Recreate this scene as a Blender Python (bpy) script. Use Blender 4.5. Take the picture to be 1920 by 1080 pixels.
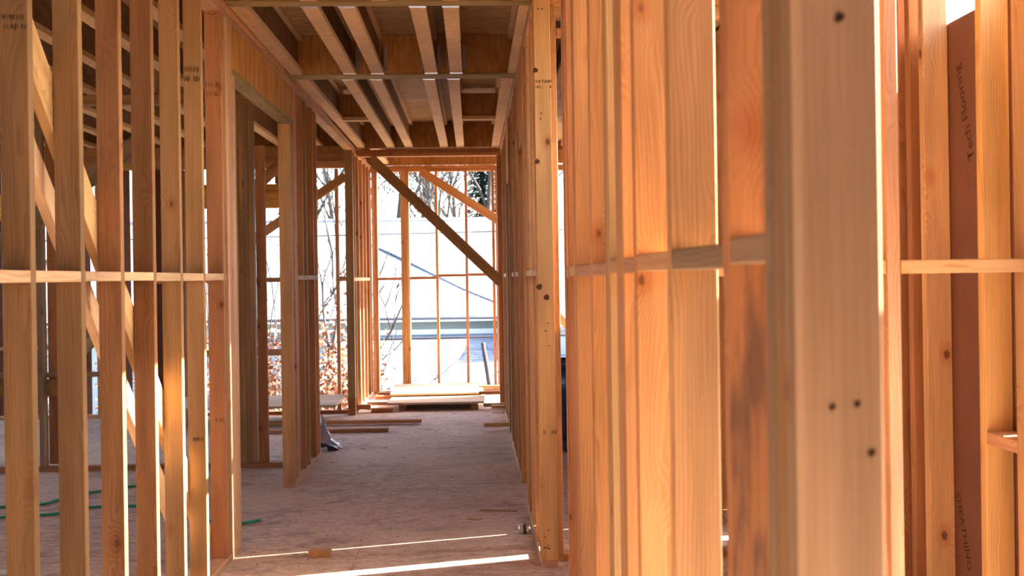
import bpy, bmesh, math, random
from mathutils import Vector, Matrix, Euler

random.seed(11)
scene = bpy.context.scene
COL = scene.collection
for o in list(bpy.data.objects):
    bpy.data.objects.remove(o, do_unlink=True)

# ------------------------------------------------------------------ camera
R = math.radians
cam = bpy.data.cameras.new('camera')
cam.sensor_width = 36.0
cam.lens = 36.0                       # 1920 px focal length on a 1920 px wide frame
cam.shift_y = -20.0 / 1920.0
cam.clip_start, cam.clip_end = 0.05, 400
cam.dof.use_dof = True
cam.dof.focus_distance = 6.0
cam.dof.aperture_fstop = 4.5
cam_o = bpy.data.objects.new('camera', cam)
COL.objects.link(cam_o)
cam_o.location = (0, 0, 1.56)
YAW = math.atan(73 / 1920)
cam_o.rotation_euler = (Matrix.Rotation(-YAW, 3, 'Z') @ Matrix.Rotation(R(90), 3, 'X') @ Matrix.Rotation(R(-0.85), 3, 'Z')).to_euler()
scene.camera = cam_o

# ------------------------------------------------------------------ sky and sun
SUN_ELEV = 30.5
sun_to = Vector((1.0, 0.25, 0.0)).normalized() * math.cos(R(SUN_ELEV)) + Vector((0, 0, math.sin(R(SUN_ELEV))))
world = bpy.data.worlds.new('world')
scene.world = world
world.use_nodes = True
wn = world.node_tree
wn.nodes.clear()
w_out = wn.nodes.new('ShaderNodeOutputWorld')
w_bg = wn.nodes.new('ShaderNodeBackground')
w_sky = wn.nodes.new('ShaderNodeTexSky')
w_sky.sky_type = 'NISHITA'
w_sky.sun_disc = False
w_sky.sun_elevation = R(SUN_ELEV)
w_sky.sun_rotation = math.atan2(sun_to.x, sun_to.y)
w_sky.air_density, w_sky.dust_density, w_sky.ozone_density = 1.0, 2.0, 1.0
w_bg.inputs['Strength'].default_value = 0.22
wn.links.new(w_sky.outputs[0], w_bg.inputs[0])
wn.links.new(w_bg.outputs[0], w_out.inputs[0])
sun = bpy.data.lights.new('sun', 'SUN')
sun.energy = 9.0
sun.angle = R(0.53)
sun.color = (1.0, 0.93, 0.82)
sun_o = bpy.data.objects.new('sun', sun)
COL.objects.link(sun_o)
sun_o.location = (12, 3, 9)
sun_o.rotation_euler = (-sun_to).to_track_quat('-Z', 'Y').to_euler()
scene.view_settings.view_transform = 'Standard'
scene.view_settings.look = 'None'
scene.view_settings.gamma = 1.0
scene.view_settings.use_curve_mapping = False
scene.view_settings.exposure = 2.74

# ------------------------------------------------------------------ materials
def newmat(name):
    m = bpy.data.materials.new(name)
    m.use_nodes = True
    nt = m.node_tree
    nt.nodes.clear()
    out = nt.nodes.new('ShaderNodeOutputMaterial')
    bs = nt.nodes.new('ShaderNodeBsdfPrincipled')
    nt.links.new(bs.outputs[0], out.inputs[0])
    bs.inputs['Roughness'].default_value = 0.75
    bs.inputs['Specular IOR Level'].default_value = 0.25
    return m, nt, bs

def N(nt, t, **kw):
    n = nt.nodes.new(t)
    for k, v in kw.items():
        setattr(n, k, v)
    return n

def L(nt, a, b):
    nt.links.new(a, b)

def math_(nt, op, a, b=None, clamp=False):
    n = N(nt, 'ShaderNodeMath', operation=op)
    n.use_clamp = clamp
    for i, v in enumerate((a, b)):
        if v is None:
            continue
        if isinstance(v, (int, float)):
            n.inputs[i].default_value = v
        else:
            L(nt, v, n.inputs[i])
    return n.outputs[0]

def vmath(nt, op, a, b=None):
    n = N(nt, 'ShaderNodeVectorMath', operation=op)
    for i, v in enumerate((a, b)):
        if v is None:
            continue
        if isinstance(v, (tuple, list)):
            n.inputs[i].default_value = v
        else:
            L(nt, v, n.inputs[i])
    return n

def maprange(nt, v, a, b, c, d):
    n = N(nt, 'ShaderNodeMapRange')
    n.interpolation_type = 'SMOOTHSTEP'
    L(nt, v, n.inputs[0])
    for i, x in enumerate((a, b, c, d)):
        n.inputs[i + 1].default_value = x
    return n.outputs[0]

def noise(nt, vec, scale, detail=2.0, rough=0.5):
    n = N(nt, 'ShaderNodeTexNoise')
    n.inputs['Scale'].default_value = scale
    n.inputs['Detail'].default_value = detail
    n.inputs['Roughness'].default_value = rough
    L(nt, vec, n.inputs['Vector'])
    return n.outputs[0]

def mulcol(nt, col, fac):
    n = vmath(nt, 'SCALE', col)
    L(nt, fac, n.inputs['Scale'])
    return n.outputs[0]

def mixcol(nt, fac, a, b):
    n = N(nt, 'ShaderNodeMix', data_type='RGBA')
    L(nt, fac, n.inputs[0])
    for s, v in ((6, a), (7, b)):
        if isinstance(v, (tuple, list)):
            n.inputs[s].default_value = (*v[:3], 1)
        else:
            L(nt, v, n.inputs[s])
    return n.outputs[2]

def lumber(name, stain=0.0, ring_gap=0.0075, knots=True, ring_amt=0.24):
    """Sawn softwood: growth rings, fibre, knots along the board's own length (local Z)."""
    m, nt, bs = newmat(name)
    tc = N(nt, 'ShaderNodeTexCoord').outputs['Object']
    oi = N(nt, 'ShaderNodeObjectInfo')
    wn_ = N(nt, 'ShaderNodeTexWhiteNoise', noise_dimensions='1D')
    L(nt, math_(nt, 'MULTIPLY', oi.outputs['Random'], 777.0), wn_.inputs['W'])
    rc = wn_.outputs['Color']
    off = vmath(nt, 'SCALE', rc)
    off.inputs['Scale'].default_value = 40.0
    p = vmath(nt, 'ADD', tc, off.outputs[0]).outputs[0]
    ps = vmath(nt, 'MULTIPLY', p, (6.0, 6.0, 0.9)).outputs[0]
    warp = noise(nt, ps, 1.0, 3.0, 0.55)
    cen = vmath(nt, 'MULTIPLY', vmath(nt, 'SUBTRACT', rc, (0.5, 0.5, 0.5)).outputs[0], (0.24, 0.24, 2.0)).outputs[0]
    q = vmath(nt, 'MULTIPLY', vmath(nt, 'ADD', tc, cen).outputs[0], (1, 1, 0.035)).outputs[0]
    ln = vmath(nt, 'LENGTH', q).outputs['Value']
    rad = math_(nt, 'ADD', ln, math_(nt, 'MULTIPLY', warp, 0.085))
    if knots:
        vo = N(nt, 'ShaderNodeTexVoronoi', feature='F1')
        vo.inputs['Scale'].default_value = 6.2
        L(nt, vmath(nt, 'MULTIPLY', p, (1, 1, 0.62)).outputs[0], vo.inputs['Vector'])
        rad = math_(nt, 'ADD', rad, maprange(nt, vo.outputs['Distance'], 0.0, 0.42, 0.030, 0.0))
    ph = math_(nt, 'FRACT', math_(nt, 'DIVIDE', rad, ring_gap))
    ring = math_(nt, 'MULTIPLY', maprange(nt, ph, 0.25, 1.0, 0.0, 1.0), maprange(nt, noise(nt, vmath(nt, 'MULTIPLY', p, (25, 25, 1.5)).outputs[0], 1.0, 2.0), 0.3, 0.65, 0.15, 1.0))
    fib = noise(nt, vmath(nt, 'MULTIPLY', p, (260, 260, 5)).outputs[0], 1.0, 2.0, 0.6)
    broad = noise(nt, vmath(nt, 'MULTIPLY', p, (9, 9, 1.1)).outputs[0], 1.0, 2.0, 0.5)
    f1 = math_(nt, 'SUBTRACT', 1.06, math_(nt, 'MULTIPLY', ring, ring_amt))
    f2 = maprange(nt, fib, 0.3, 0.7, 0.92, 1.06)
    f3 = maprange(nt, broad, 0.25, 0.75, 0.72, 1.16)
    fac = math_(nt, 'MULTIPLY', math_(nt, 'MULTIPLY', f1, f2), f3)
    col = mulcol(nt, oi.outputs['Color'], fac)
    # latewood lines run redder
    col = mixcol(nt, math_(nt, 'MULTIPLY', ring, 0.22), col, vmath(nt, 'MULTIPLY', col, (1.02, 0.72, 0.52)).outputs[0])
    if knots:
        d = math_(nt, 'ADD', vo.outputs['Distance'], math_(nt, 'MULTIPLY', math_(nt, 'SUBTRACT', noise(nt, p, 60.0, 1.0), 0.5), 0.04))
        halo = maprange(nt, d, 0.05, 0.24, 0.75, 0.0)
        core = maprange(nt, d, 0.045, 0.085, 0.85, 0.0)
        col = mixcol(nt, halo, col, vmath(nt, 'MULTIPLY', col, (0.80, 0.58, 0.45)).outputs[0])
        col = mixcol(nt, core, col, (0.11, 0.042, 0.018))
    if stain > 0:
        sn = noise(nt, vmath(nt, 'MULTIPLY', p, (9, 9, 1.6)).outputs[0], 1.0, 4.0, 0.65)
        sm = maprange(nt, sn, 0.56, 0.68, 0.0, stain)
        col = mixcol(nt, sm, col, (0.055, 0.050, 0.055))
    L(nt, col, bs.inputs['Base Color'])
    bp = N(nt, 'ShaderNodeBump')
    bp.inputs['Strength'].default_value = 0.18
    bp.inputs['Distance'].default_value = 0.002
    L(nt, math_(nt, 'ADD', fib, math_(nt, 'MULTIPLY', ring, 0.6)), bp.inputs['Height'])
    L(nt, bp.outputs[0], bs.inputs['Normal'])
    bs.inputs['Roughness'].default_value = 0.68
    return m

def plain(name, col, rough=0.7, metal=0.0, spec=0.25, var=0.12, scale=8.0, stretch=(1, 1, 1), bump=0.0):
    m, nt, bs = newmat(name)
    tc = N(nt, 'ShaderNodeTexCoord').outputs['Object']
    n1 = noise(nt, vmath(nt, 'MULTIPLY', tc, stretch).outputs[0], scale, 4.0, 0.6)
    rgb = N(nt, 'ShaderNodeRGB')
    rgb.outputs[0].default_value = (*col, 1)
    L(nt, mulcol(nt, rgb.outputs[0], maprange(nt, n1, 0.25, 0.75, 1 - var, 1 + var)), bs.inputs['Base Color'])
    bs.inputs['Roughness'].default_value = rough
    bs.inputs['Metallic'].default_value = metal
    bs.inputs['Specular IOR Level'].default_value = spec
    if bump:
        bp = N(nt, 'ShaderNodeBump')
        bp.inputs['Strength'].default_value = bump
        bp.inputs['Distance'].default_value = 0.01
        L(nt, n1, bp.inputs['Height'])
        L(nt, bp.outputs[0], bs.inputs['Normal'])
    return m

def panelmat(name, col, dark, scale=14.0, stretch=(1, 1, 1), lines=0.0):
    """Plywood / strand board: flakes and streaks in two tones."""
    m, nt, bs = newmat(name)
    tc = N(nt, 'ShaderNodeTexCoord').outputs['Object']
    oi = N(nt, 'ShaderNodeObjectInfo')
    sh = N(nt, 'ShaderNodeCombineXYZ')
    for i in range(3):
        L(nt, math_(nt, 'MULTIPLY', oi.outputs['Random'], 13.0 + 7 * i), sh.inputs[i])
    p = vmath(nt, 'ADD', tc, sh.outputs[0]).outputs[0]
    n1 = noise(nt, vmath(nt, 'MULTIPLY', p, stretch).outputs[0], scale, 5.0, 0.65)
    n2 = noise(nt, p, 1.4, 2.0)
    f = maprange(nt, n1, 0.30, 0.70, 0.0, 1.0)
    c = mixcol(nt, f, dark, col)
    c = mulcol(nt, c, maprange(nt, n2, 0.2, 0.8, 0.82, 1.15))
    L(nt, c, bs.inputs['Base Color'])
    bp = N(nt, 'ShaderNodeBump')
    bp.inputs['Strength'].default_value = 0.25
    bp.inputs['Distance'].default_value = 0.004
    L(nt, n1, bp.inputs['Height'])
    L(nt, bp.outputs[0], bs.inputs['Normal'])
    return m

def floormat(name):
    """Strand-board subfloor under sawdust, mud and footprints."""
    m, nt, bs = newmat(name)
    geo = N(nt, 'ShaderNodeNewGeometry').outputs['Position']
    fl = noise(nt, vmath(nt, 'MULTIPLY', geo, (10, 18, 9)).outputs[0], 1.1, 6.0, 0.72)
    mud = noise(nt, vmath(nt, 'MULTIPLY', geo, (1.0, 1.9, 1)).outputs[0], 2.6, 9.0, 0.74)
    dust = noise(nt, geo, 0.75, 3.0, 0.5)
    fine = noise(nt, geo, 60.0, 3.0, 0.7)
    c = mixcol(nt, maprange(nt, fl, 0.32, 0.66, 0, 1), (0.46, 0.315, 0.235), (0.74, 0.545, 0.425))
    c = mixcol(nt, maprange(nt, mud, 0.50, 0.64, 0, 0.75), c, (0.31, 0.22, 0.175))
    c = mixcol(nt, maprange(nt, dust, 0.46, 0.66, 0, 0.6), c, (0.76, 0.56, 0.42))
    c = mulcol(nt, c, maprange(nt, fine, 0.3, 0.7, 0.82, 1.12))
    L(nt, c, bs.inputs['Base Color'])
    bs.inputs['Roughness'].default_value = 0.78
    bp = N(nt, 'ShaderNodeBump')
    bp.inputs['Strength'].default_value = 0.4
    bp.inputs['Distance'].default_value = 0.012
    L(nt, math_(nt, 'ADD', fl, math_(nt, 'MULTIPLY', mud, 0.8)), bp.inputs['Height'])
    L(nt, bp.outputs[0], bs.inputs['Normal'])
    return m

def shinglemat(name, a, b):
    m, nt, bs = newmat(name)
    geo = N(nt, 'ShaderNodeNewGeometry')
    n1 = noise(nt, geo.outputs['Position'], 1.2, 3.0)
    c = mixcol(nt, geo.outputs['Random Per Island'], a, b)
    c = mulcol(nt, c, maprange(nt, n1, 0.3, 0.7, 0.88, 1.1))
    L(nt, c, bs.inputs['Base Color'])
    bs.inputs['Roughness'].default_value = 0.9
    return m

def leafmat(name, cols):
    m, nt, bs = newmat(name)
    geo = N(nt, 'ShaderNodeNewGeometry')
    r = N(nt, 'ShaderNodeValToRGB')
    r.color_ramp.interpolation = 'LINEAR'
    for i, c in enumerate(cols):
        e = r.color_ramp.elements[i] if i < 2 else r.color_ramp.elements.new(i / (len(cols) - 1))
        e.position = i / (len(cols) - 1)
        e.color = (*c, 1)
    L(nt, geo.outputs['Random Per Island'], r.inputs[0])
    L(nt, r.outputs[0], bs.inputs['Base Color'])
    bs.inputs['Roughness'].default_value = 0.6
    return m

M = {}
M['lumber'] = lumber('sawn_lumber')
M['stained'] = lumber('stained_lumber', stain=0.6)
M['edge'] = lumber('planed_lumber', knots=False, ring_amt=0.05)
M['lvl'] = panelmat('header_lumber', (0.74, 0.38, 0.095), (0.40, 0.165, 0.035), 3.0, (9, 9, 0.7))
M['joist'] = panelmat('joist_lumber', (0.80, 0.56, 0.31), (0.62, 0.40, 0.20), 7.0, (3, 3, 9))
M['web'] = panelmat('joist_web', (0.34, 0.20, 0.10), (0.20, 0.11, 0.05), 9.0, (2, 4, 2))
M['osb'] = panelmat('strand_board', (0.60, 0.41, 0.22), (0.38, 0.23, 0.11), 9.0, (1, 3, 1))
M['ply'] = panelmat('plywood_sheet', (0.58, 0.42, 0.28), (0.42, 0.28, 0.17), 2.2, (1.0, 7, 1))
M['beam'] = panelmat('laminated_beam', (0.50, 0.25, 0.08), (0.32, 0.14, 0.04), 3.0, (2, 2, 10))
M['strip'] = panelmat('beam_edge', (0.40, 0.30, 0.12), (0.30, 0.20, 0.08), 6.0, (8, 8, 1))
M['steel'] = plain('galvanised_steel', (0.55, 0.55, 0.56), 0.38, 0.9, 0.5, 0.1, 30)
M['floor'] = floormat('dusty_subfloor')
M['sheath'] = plain('brown_sheathing', (0.20, 0.088, 0.058), 0.62, 0, 0.3, 0.10, 3.0)
M['ink'] = plain('stamp_ink', (0.045, 0.030, 0.022), 0.8, 0, 0.1, 0.2, 40)
M['print'] = plain('sheathing_print', (0.085, 0.040, 0.032), 0.8, 0, 0.1, 0.2, 40)
M['knot'] = plain('knot_wood', (0.075, 0.033, 0.016), 0.6, 0, 0.25, 0.35, 120)
M['nail'] = plain('nail_steel', (0.05, 0.045, 0.045), 0.5, 0.6, 0.3, 0.2, 40)
M['green'] = plain('green_cord', (0.02, 0.30, 0.21), 0.5, 0, 0.4, 0.1, 20)
M['plastic'] = plain('clear_sheeting', (0.42, 0.45, 0.62), 0.25, 0, 0.6, 0.25, 9, bump=0.4)
M['navy'] = plain('navy_plastic', (0.016, 0.020, 0.055), 0.4, 0, 0.5, 0.2, 6)
M['can'] = plain('crumpled_can', (0.75, 0.75, 0.78), 0.25, 0.9, 0.5, 0.2, 30)
M['candark'] = plain('can_print', (0.03, 0.03, 0.035), 0.35, 0.2, 0.5, 0.2, 30)
M['paper'] = plain('paper_scrap', (0.70, 0.68, 0.66), 0.8, 0, 0.2, 0.08, 20)
M['chips'] = leafmat('wood_chips', [(0.17, 0.11, 0.08), (0.34, 0.22, 0.14), (0.58, 0.40, 0.25)])
M['shingle'] = shinglemat('roof_shingles', (0.195, 0.205, 0.235), (0.275, 0.285, 0.315))
M['siding'] = plain('grey_green_siding', (0.30, 0.36, 0.36), 0.7, 0, 0.2, 0.05, 2)
M['bluesiding'] = plain('blue_grey_siding', (0.16, 0.19, 0.28), 0.7, 0, 0.2, 0.05, 2)
M['white'] = plain('white_trim', (0.78, 0.79, 0.80), 0.55, 0, 0.3, 0.04, 3)
M['gutter'] = plain('dark_gutter', (0.05, 0.055, 0.07), 0.5, 0, 0.4, 0.1, 5)
M['glass'] = plain('window_glass', (0.10, 0.15, 0.17), 0.08, 0, 0.8, 0.1, 1)
M['bark'] = plain('grey_bark', (0.075, 0.068, 0.066), 0.9, 0, 0.1, 0.3, 14, (1, 1, 0.2), bump=0.6)
M['dryleaf'] = leafmat('dry_oak_leaves', [(0.12, 0.035, 0.015), (0.26, 0.10, 0.045), (0.40, 0.20, 0.11), (0.20, 0.07, 0.03)])
M['needle'] = leafmat('evergreen_needles', [(0.008, 0.02, 0.022), (0.015, 0.032, 0.03), (0.028, 0.05, 0.04)])
M['ground'] = plain('leaf_litter_ground', (0.22, 0.17, 0.12), 0.95, 0, 0.1, 0.35, 1.2, bump=0.4)

# lumber tints (linear)
TAN = (0.53, 0.305, 0.140)
PALE = (0.60, 0.385, 0.215)
ORANGE = (0.54, 0.270, 0.108)
RED = (0.44, 0.200, 0.088)
YEL = (0.57, 0.345, 0.145)
BROWN = (0.38, 0.220, 0.096)
GREY = (0.30, 0.200, 0.118)
PINK = (0.58, 0.320, 0.180)
DIM_BROWN = (0.27, 0.158, 0.070)
DIM_UMBER = (0.295, 0.145, 0.062)  # this and the tint above are darkened to mimic weak light
MIX = [TAN, ORANGE, RED, YEL, BROWN, PINK, ORANGE, TAN]

# ------------------------------------------------------------------ builders
_cache = {}
def boxmesh(a, b, c, bev=0.0025):
    key = (round(a, 3), round(b, 3), round(c, 3), bev)
    if key in _cache:
        return _cache[key]
    bm = bmesh.new()
    bmesh.ops.create_cube(bm, size=1.0)
    bmesh.ops.scale(bm, vec=(a, b, c), verts=bm.verts)
    if bev > 0:
        bmesh.ops.bevel(bm, geom=list(bm.edges), offset=min(bev, a / 4, b / 4, c / 4), segments=1, affect='EDGES')
    me = bpy.data.meshes.new('board_mesh')
    bm.to_mesh(me)
    bm.free()
    _cache[key] = me
    return me

def link(o, parent=None):
    COL.objects.link(o)
    if parent is not None:
        o.parent = parent
        if parent.location.length or parent.rotation_euler[0] or parent.rotation_euler[1] or parent.rotation_euler[2]:
            o.matrix_parent_inverse = (Matrix.Translation(parent.location) @ parent.rotation_euler.to_matrix().to_4x4()).inverted()
    return o

ROT = {'z': (0, 0, 0), 'y': (R(-90), 0, 0), 'x': (0, R(90), 0)}
def mesh_use(me, mat):
    key = (me.name, mat.name)
    if key in _cache:
        return _cache[key]
    if len(me.materials) == 0:
        me.materials.append(mat)
        _cache[key] = me
        return me
    m2 = me.copy()
    m2.materials.clear()
    m2.materials.append(mat)
    _cache[key] = m2
    return m2

def bd(name, parent, x, y, z, mat='lumber', tint=None, axis=None, jit=0.0, bev=0.0025):
    """One board between x=(x0,x1), y=(y0,y1), z=(z0,z1); its grain runs along its longest side."""
    dx, dy, dz = x[1] - x[0], y[1] - y[0], z[1] - z[0]
    if axis is None:
        axis = max(((dx, 'x'), (dy, 'y'), (dz, 'z')))[1]
    if axis == 'z':
        dims = (dx, dy, dz)
    elif axis == 'y':
        dims = (dx, dz, dy)
    else:
        dims = (dz, dy, dx)
    me = mesh_use(boxmesh(*dims, bev), M[mat])
    o = bpy.data.objects.new(name, me)
    r = Vector(ROT[axis])
    if jit:
        r += Vector((random.uniform(-jit, jit), random.uniform(-jit, jit), random.uniform(-jit * 3, jit * 3)))
    o.rotation_euler = Euler(r)
    o.location = ((x[0] + x[1]) / 2, (y[0] + y[1]) / 2, (z[0] + z[1]) / 2)
    t = tint or random.choice(MIX)
    k = random.uniform(0.93, 1.07)
    o.color = (t[0] * k, t[1] * k, t[2] * k, 1)
    return link(o, parent)

def slant(name, parent, p0, p1, w, t, normal, mat='lumber', tint=None):
    """A board from p0 to p1 (centre line), its wide face turned towards `normal`."""
    p0, p1, nrm = Vector(p0), Vector(p1), Vector(normal).normalized()
    zc = (p1 - p0).normalized()
    yc = (nrm - zc * nrm.dot(zc)).normalized()
    xc = yc.cross(zc)
    me = mesh_use(boxmesh(w, t, (p1 - p0).length), M[mat])
    o = bpy.data.objects.new(name, me)
    o.rotation_euler = Matrix((xc, yc, zc)).transposed().to_euler()
    o.location = (p0 + p1) / 2
    tt = tint or random.choice(MIX)
    o.color = (*tt, 1)
    return link(o, parent)

def meshobj(name, verts, faces, mat, parent=None, smooth=False):
    me = bpy.data.meshes.new(name)
    me.from_pydata([tuple(v) for v in verts], [], faces)
    me.update()
    if smooth:
        for p in me.polygons:
            p.use_smooth = True
    if mat:
        me.materials.append(M[mat])
    return link(bpy.data.objects.new(name, me), parent)

def empty(name, loc=(0, 0, 0)):
    o = bpy.data.objects.new(name, None)
    o.location = loc
    o.empty_display_size = 0.2
    return link(o)

def tag(o, label=None, cat=None, group=None, kind=None):
    for k, v in (('label', label), ('category', cat), ('group', group), ('kind', kind)):
        if v:
            o[k] = v
    return o

def structure(name, label):
    return tag(empty(name), label, kind='structure')

def tube(bm, pts, radii, seg=6):
    rings = []
    for i, p in enumerate(pts):
        d = (pts[min(i + 1, len(pts) - 1)] - pts[max(i - 1, 0)])
        d = d.normalized() if d.length > 1e-6 else Vector((0, 0, 1))
        a = d.orthogonal().normalized()
        b = d.cross(a)
        rings.append([bm.verts.new(p + (a * math.cos(2 * math.pi * k / seg) + b * math.sin(2 * math.pi * k / seg)) * radii[i]) for k in range(seg)])
    for r0, r1 in zip(rings, rings[1:]):
        # match the closest start vertex so the tube does not twist
        best = min(range(seg), key=lambda s: (r1[s].co - r0[0].co).length)
        for k in range(seg):
            bm.faces.new((r0[k], r0[(k + 1) % seg], r1[(k + 1 + best) % seg], r1[(k + best) % seg]))
    bm.faces.new(rings[0][::-1])
    bm.faces.new(rings[-1])

def bmobj(name, bm, mat, parent=None, smooth=True):
    bmesh.ops.recalc_face_normals(bm, faces=bm.faces)
    me = bpy.data.meshes.new(name)
    bm.to_mesh(me)
    bm.free()
    for p in me.polygons:
        p.use_smooth = smooth
    me.materials.append(M[mat])
    return link(bpy.data.objects.new(name, me), parent)

T, W = 0.038, 0.089
Z0, Z1 = 0.038, 3.05          # stud bottom and top
ZP = 3.126                    # top of the double top plate, underside of joists

def knot(parent, p, r, n=(0, -1, 0), squash=0.8):
    """A knot: a low, uneven disc set into the face of its board."""
    bm = bmesh.new()
    vs = []
    n = Vector(n)
    a = n.orthogonal().normalized()
    if abs(a.z) > 0.5:
        a = n.cross(a)
    b = n.cross(a)
    for rr, h in ((1.0, -0.0006), (0.86, 0.0010), (0.55, 0.0004), (0.25, 0.0009)):
        ring = []
        for k in range(14):
            t = 2 * math.pi * k / 14
            w_ = rr * r * (1 + 0.10 * math.sin(3 * t + r * 900))
            ring.append(bm.verts.new(Vector(p) + a * math.cos(t) * w_ * squash + b * math.sin(t) * w_ + n * h))
        vs.append(ring)
    for r0, r1 in zip(vs, vs[1:]):
        for k in range(14):
            bm.faces.new((r0[k], r0[(k + 1) % 14], r1[(k + 1) % 14], r1[k]))
    bm.faces.new(vs[-1])
    return bmobj('knot', bm, 'knot', parent)

def stamp(parent, x, y, z, w=0.06, h=0.05, rows=2, seed=1):
    """Faded mill marks inked on the face of a stud that looks towards -Y: uneven upright strokes."""
    rnd = random.Random(seed)
    V, F = [], []
    for r_ in range(rows):
        zz = z + h / 2 - (r_ + 0.5) * h / rows
        hh = h / rows * 0.62
        xx = x - w / 2
        while xx < x + w / 2:
            sw = rnd.choice((0.0012, 0.0018, 0.0035))
            if rnd.random() < 0.8:
                k = len(V)
                lo, hi = zz - hh / 2 * rnd.uniform(0.5, 1), zz + hh / 2 * rnd.uniform(0.5, 1)
                V += [(xx, y, lo), (xx + sw, y, lo), (xx + sw + 0.001, y, hi), (xx + 0.001, y, hi)]
                V += [(xx, y - 0.0005, lo), (xx + sw, y - 0.0005, lo), (xx + sw + 0.001, y - 0.0005, hi), (xx + 0.001, y - 0.0005, hi)]
                F += [(k + 4, k + 5, k + 6, k + 7), (k, k + 1, k + 5, k + 4), (k + 1, k + 2, k + 6, k + 5), (k + 2, k + 3, k + 7, k + 6), (k + 3, k, k + 4, k + 7)]
            xx += sw + rnd.uniform(0.0015, 0.006)
    return meshobj('grade_stamp', V, F, 'ink', parent)

def nails(parent, pts):
    for p in pts:
        bm = bmesh.new()
        bmesh.ops.create_cone(bm, cap_ends=True, segments=8, radius1=0.0042, radius2=0.0035, depth=0.003, matrix=Matrix.Translation(p) @ Matrix.Rotation(R(90), 4, 'X'))
        bmobj('nail_head', bm, 'nail', parent)

def studs(parent, x, ys, tints=None, z=(Z0, Z1), name='stud', mats=None):
    out = []
    for i, y in enumerate(ys):
        t = tints[i] if tints else None
        out.append(bd(name, parent, x, (y, y + T), z, (mats[i] if mats else 'lumber'), t, 'z', jit=0.0012))
    return out

def studs_x(parent, y, xs, tints=None, z=(Z0, Z1), name='stud'):
    out = []
    for i, x in enumerate(xs):
        out.append(bd(name, parent, (x, x + T), y, z, 'lumber', tints[i] if tints else None, 'z', jit=0.0012))
    return out

# ------------------------------------------------------------------ floor and roof deck
floor = tag(empty('floor'), 'dusty strand-board subfloor strewn with sawdust and scraps', kind='structure')
def floor_area(x0, x1, y0, y1, dx=2.44, dy=1.22):
    j, y = 0, y0
    while y < y1 - 0.01:
        ye = min(y + dy, y1)
        x = x0 - (dx / 2 if j % 2 else 0)
        while x < x1 - 0.01:
            xa, xe = max(x, x0), min(x + dx, x1)
            if xe - xa > 0.05:
                bd('floor_panel', floor, (xa + 0.0006, xe - 0.0006), (y + 0.0006, ye - 0.0006), (-0.022, 0.0), 'floor', (1, 1, 1), 'z', bev=0.0015)
            x += dx
        y += dy
        j += 1
floor_area(-8.0, 1.70, -5.0, 12.2)
floor_area(-1.48, 1.70, 12.2, 14.12)
bd('floor_rim', floor, (-8.0, -1.49), (12.16, 12.198), (-0.32, -0.023), 'beam', axis='x')
bd('floor_rim', floor, (-1.48, 1.70), (14.08, 14.118), (-0.32, -0.023), 'beam', axis='x')
bd('floor_rim', floor, (1.662, 1.70), (-5.0, 14.0), (-0.32, -0.023), 'beam', axis='y')
for k in range(16):
    bd('floor_joist', floor, (-8.0 + k * 0.61, -7.962 + k * 0.61), (-5.0, 12.1), (-0.32, -0.023), 'beam', axis='y')

ceiling = tag(empty('ceiling'), 'open floor framing overhead with joists, beams and deck sheets', kind='structure')
ZD = ZP + 0.302
y, j = 0.9, 0
while y < 14.1:
    ye = min(y + 1.22, 14.2)
    x = -8.0 - (1.22 if j % 2 else 0)
    while x < 1.75:
        xa, xe = max(x, -8.0), min(x + 2.44, 1.75)
        if xe - xa > 0.05 and not (y > 12.4 and xe < -1.5):
            bd('deck_panel', ceiling, (xa + 0.0015, xe - 0.0015), (y + 0.0015, ye - 0.0015), (ZD, ZD + 0.019), 'osb', (1, 1, 1), 'x', bev=0.0015)
        x += 2.44
    y += 1.22
    j += 1
for k in range(5):
    bd('deck_panel', ceiling, (-8.0, -5.57), (-5.2 + 1.22 * k + 0.001, -3.98 + 1.22 * k - 0.001), (ZD, ZD + 0.019), 'osb', (1, 1, 1), 'x', bev=0.0015)
    bd('deck_panel', ceiling, (-5.568, -3.13), (-5.2 + 1.22 * k + 0.001, -3.98 + 1.22 * k - 0.001), (ZD, ZD + 0.019), 'osb', (1, 1, 1), 'x', bev=0.0015)
    bd('deck_panel', ceiling, (-3.128, -0.69), (-5.2 + 1.22 * k + 0.001, -3.98 + 1.22 * k - 0.001), (ZD, ZD + 0.019), 'osb', (1, 1, 1), 'x', bev=0.0015)
    bd('deck_panel', ceiling, (-0.688, 1.75), (-5.2 + 1.22 * k + 0.001, -3.98 + 1.22 * k - 0.001), (ZD, ZD + 0.019), 'osb', (1, 1, 1), 'x', bev=0.0015)

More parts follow.
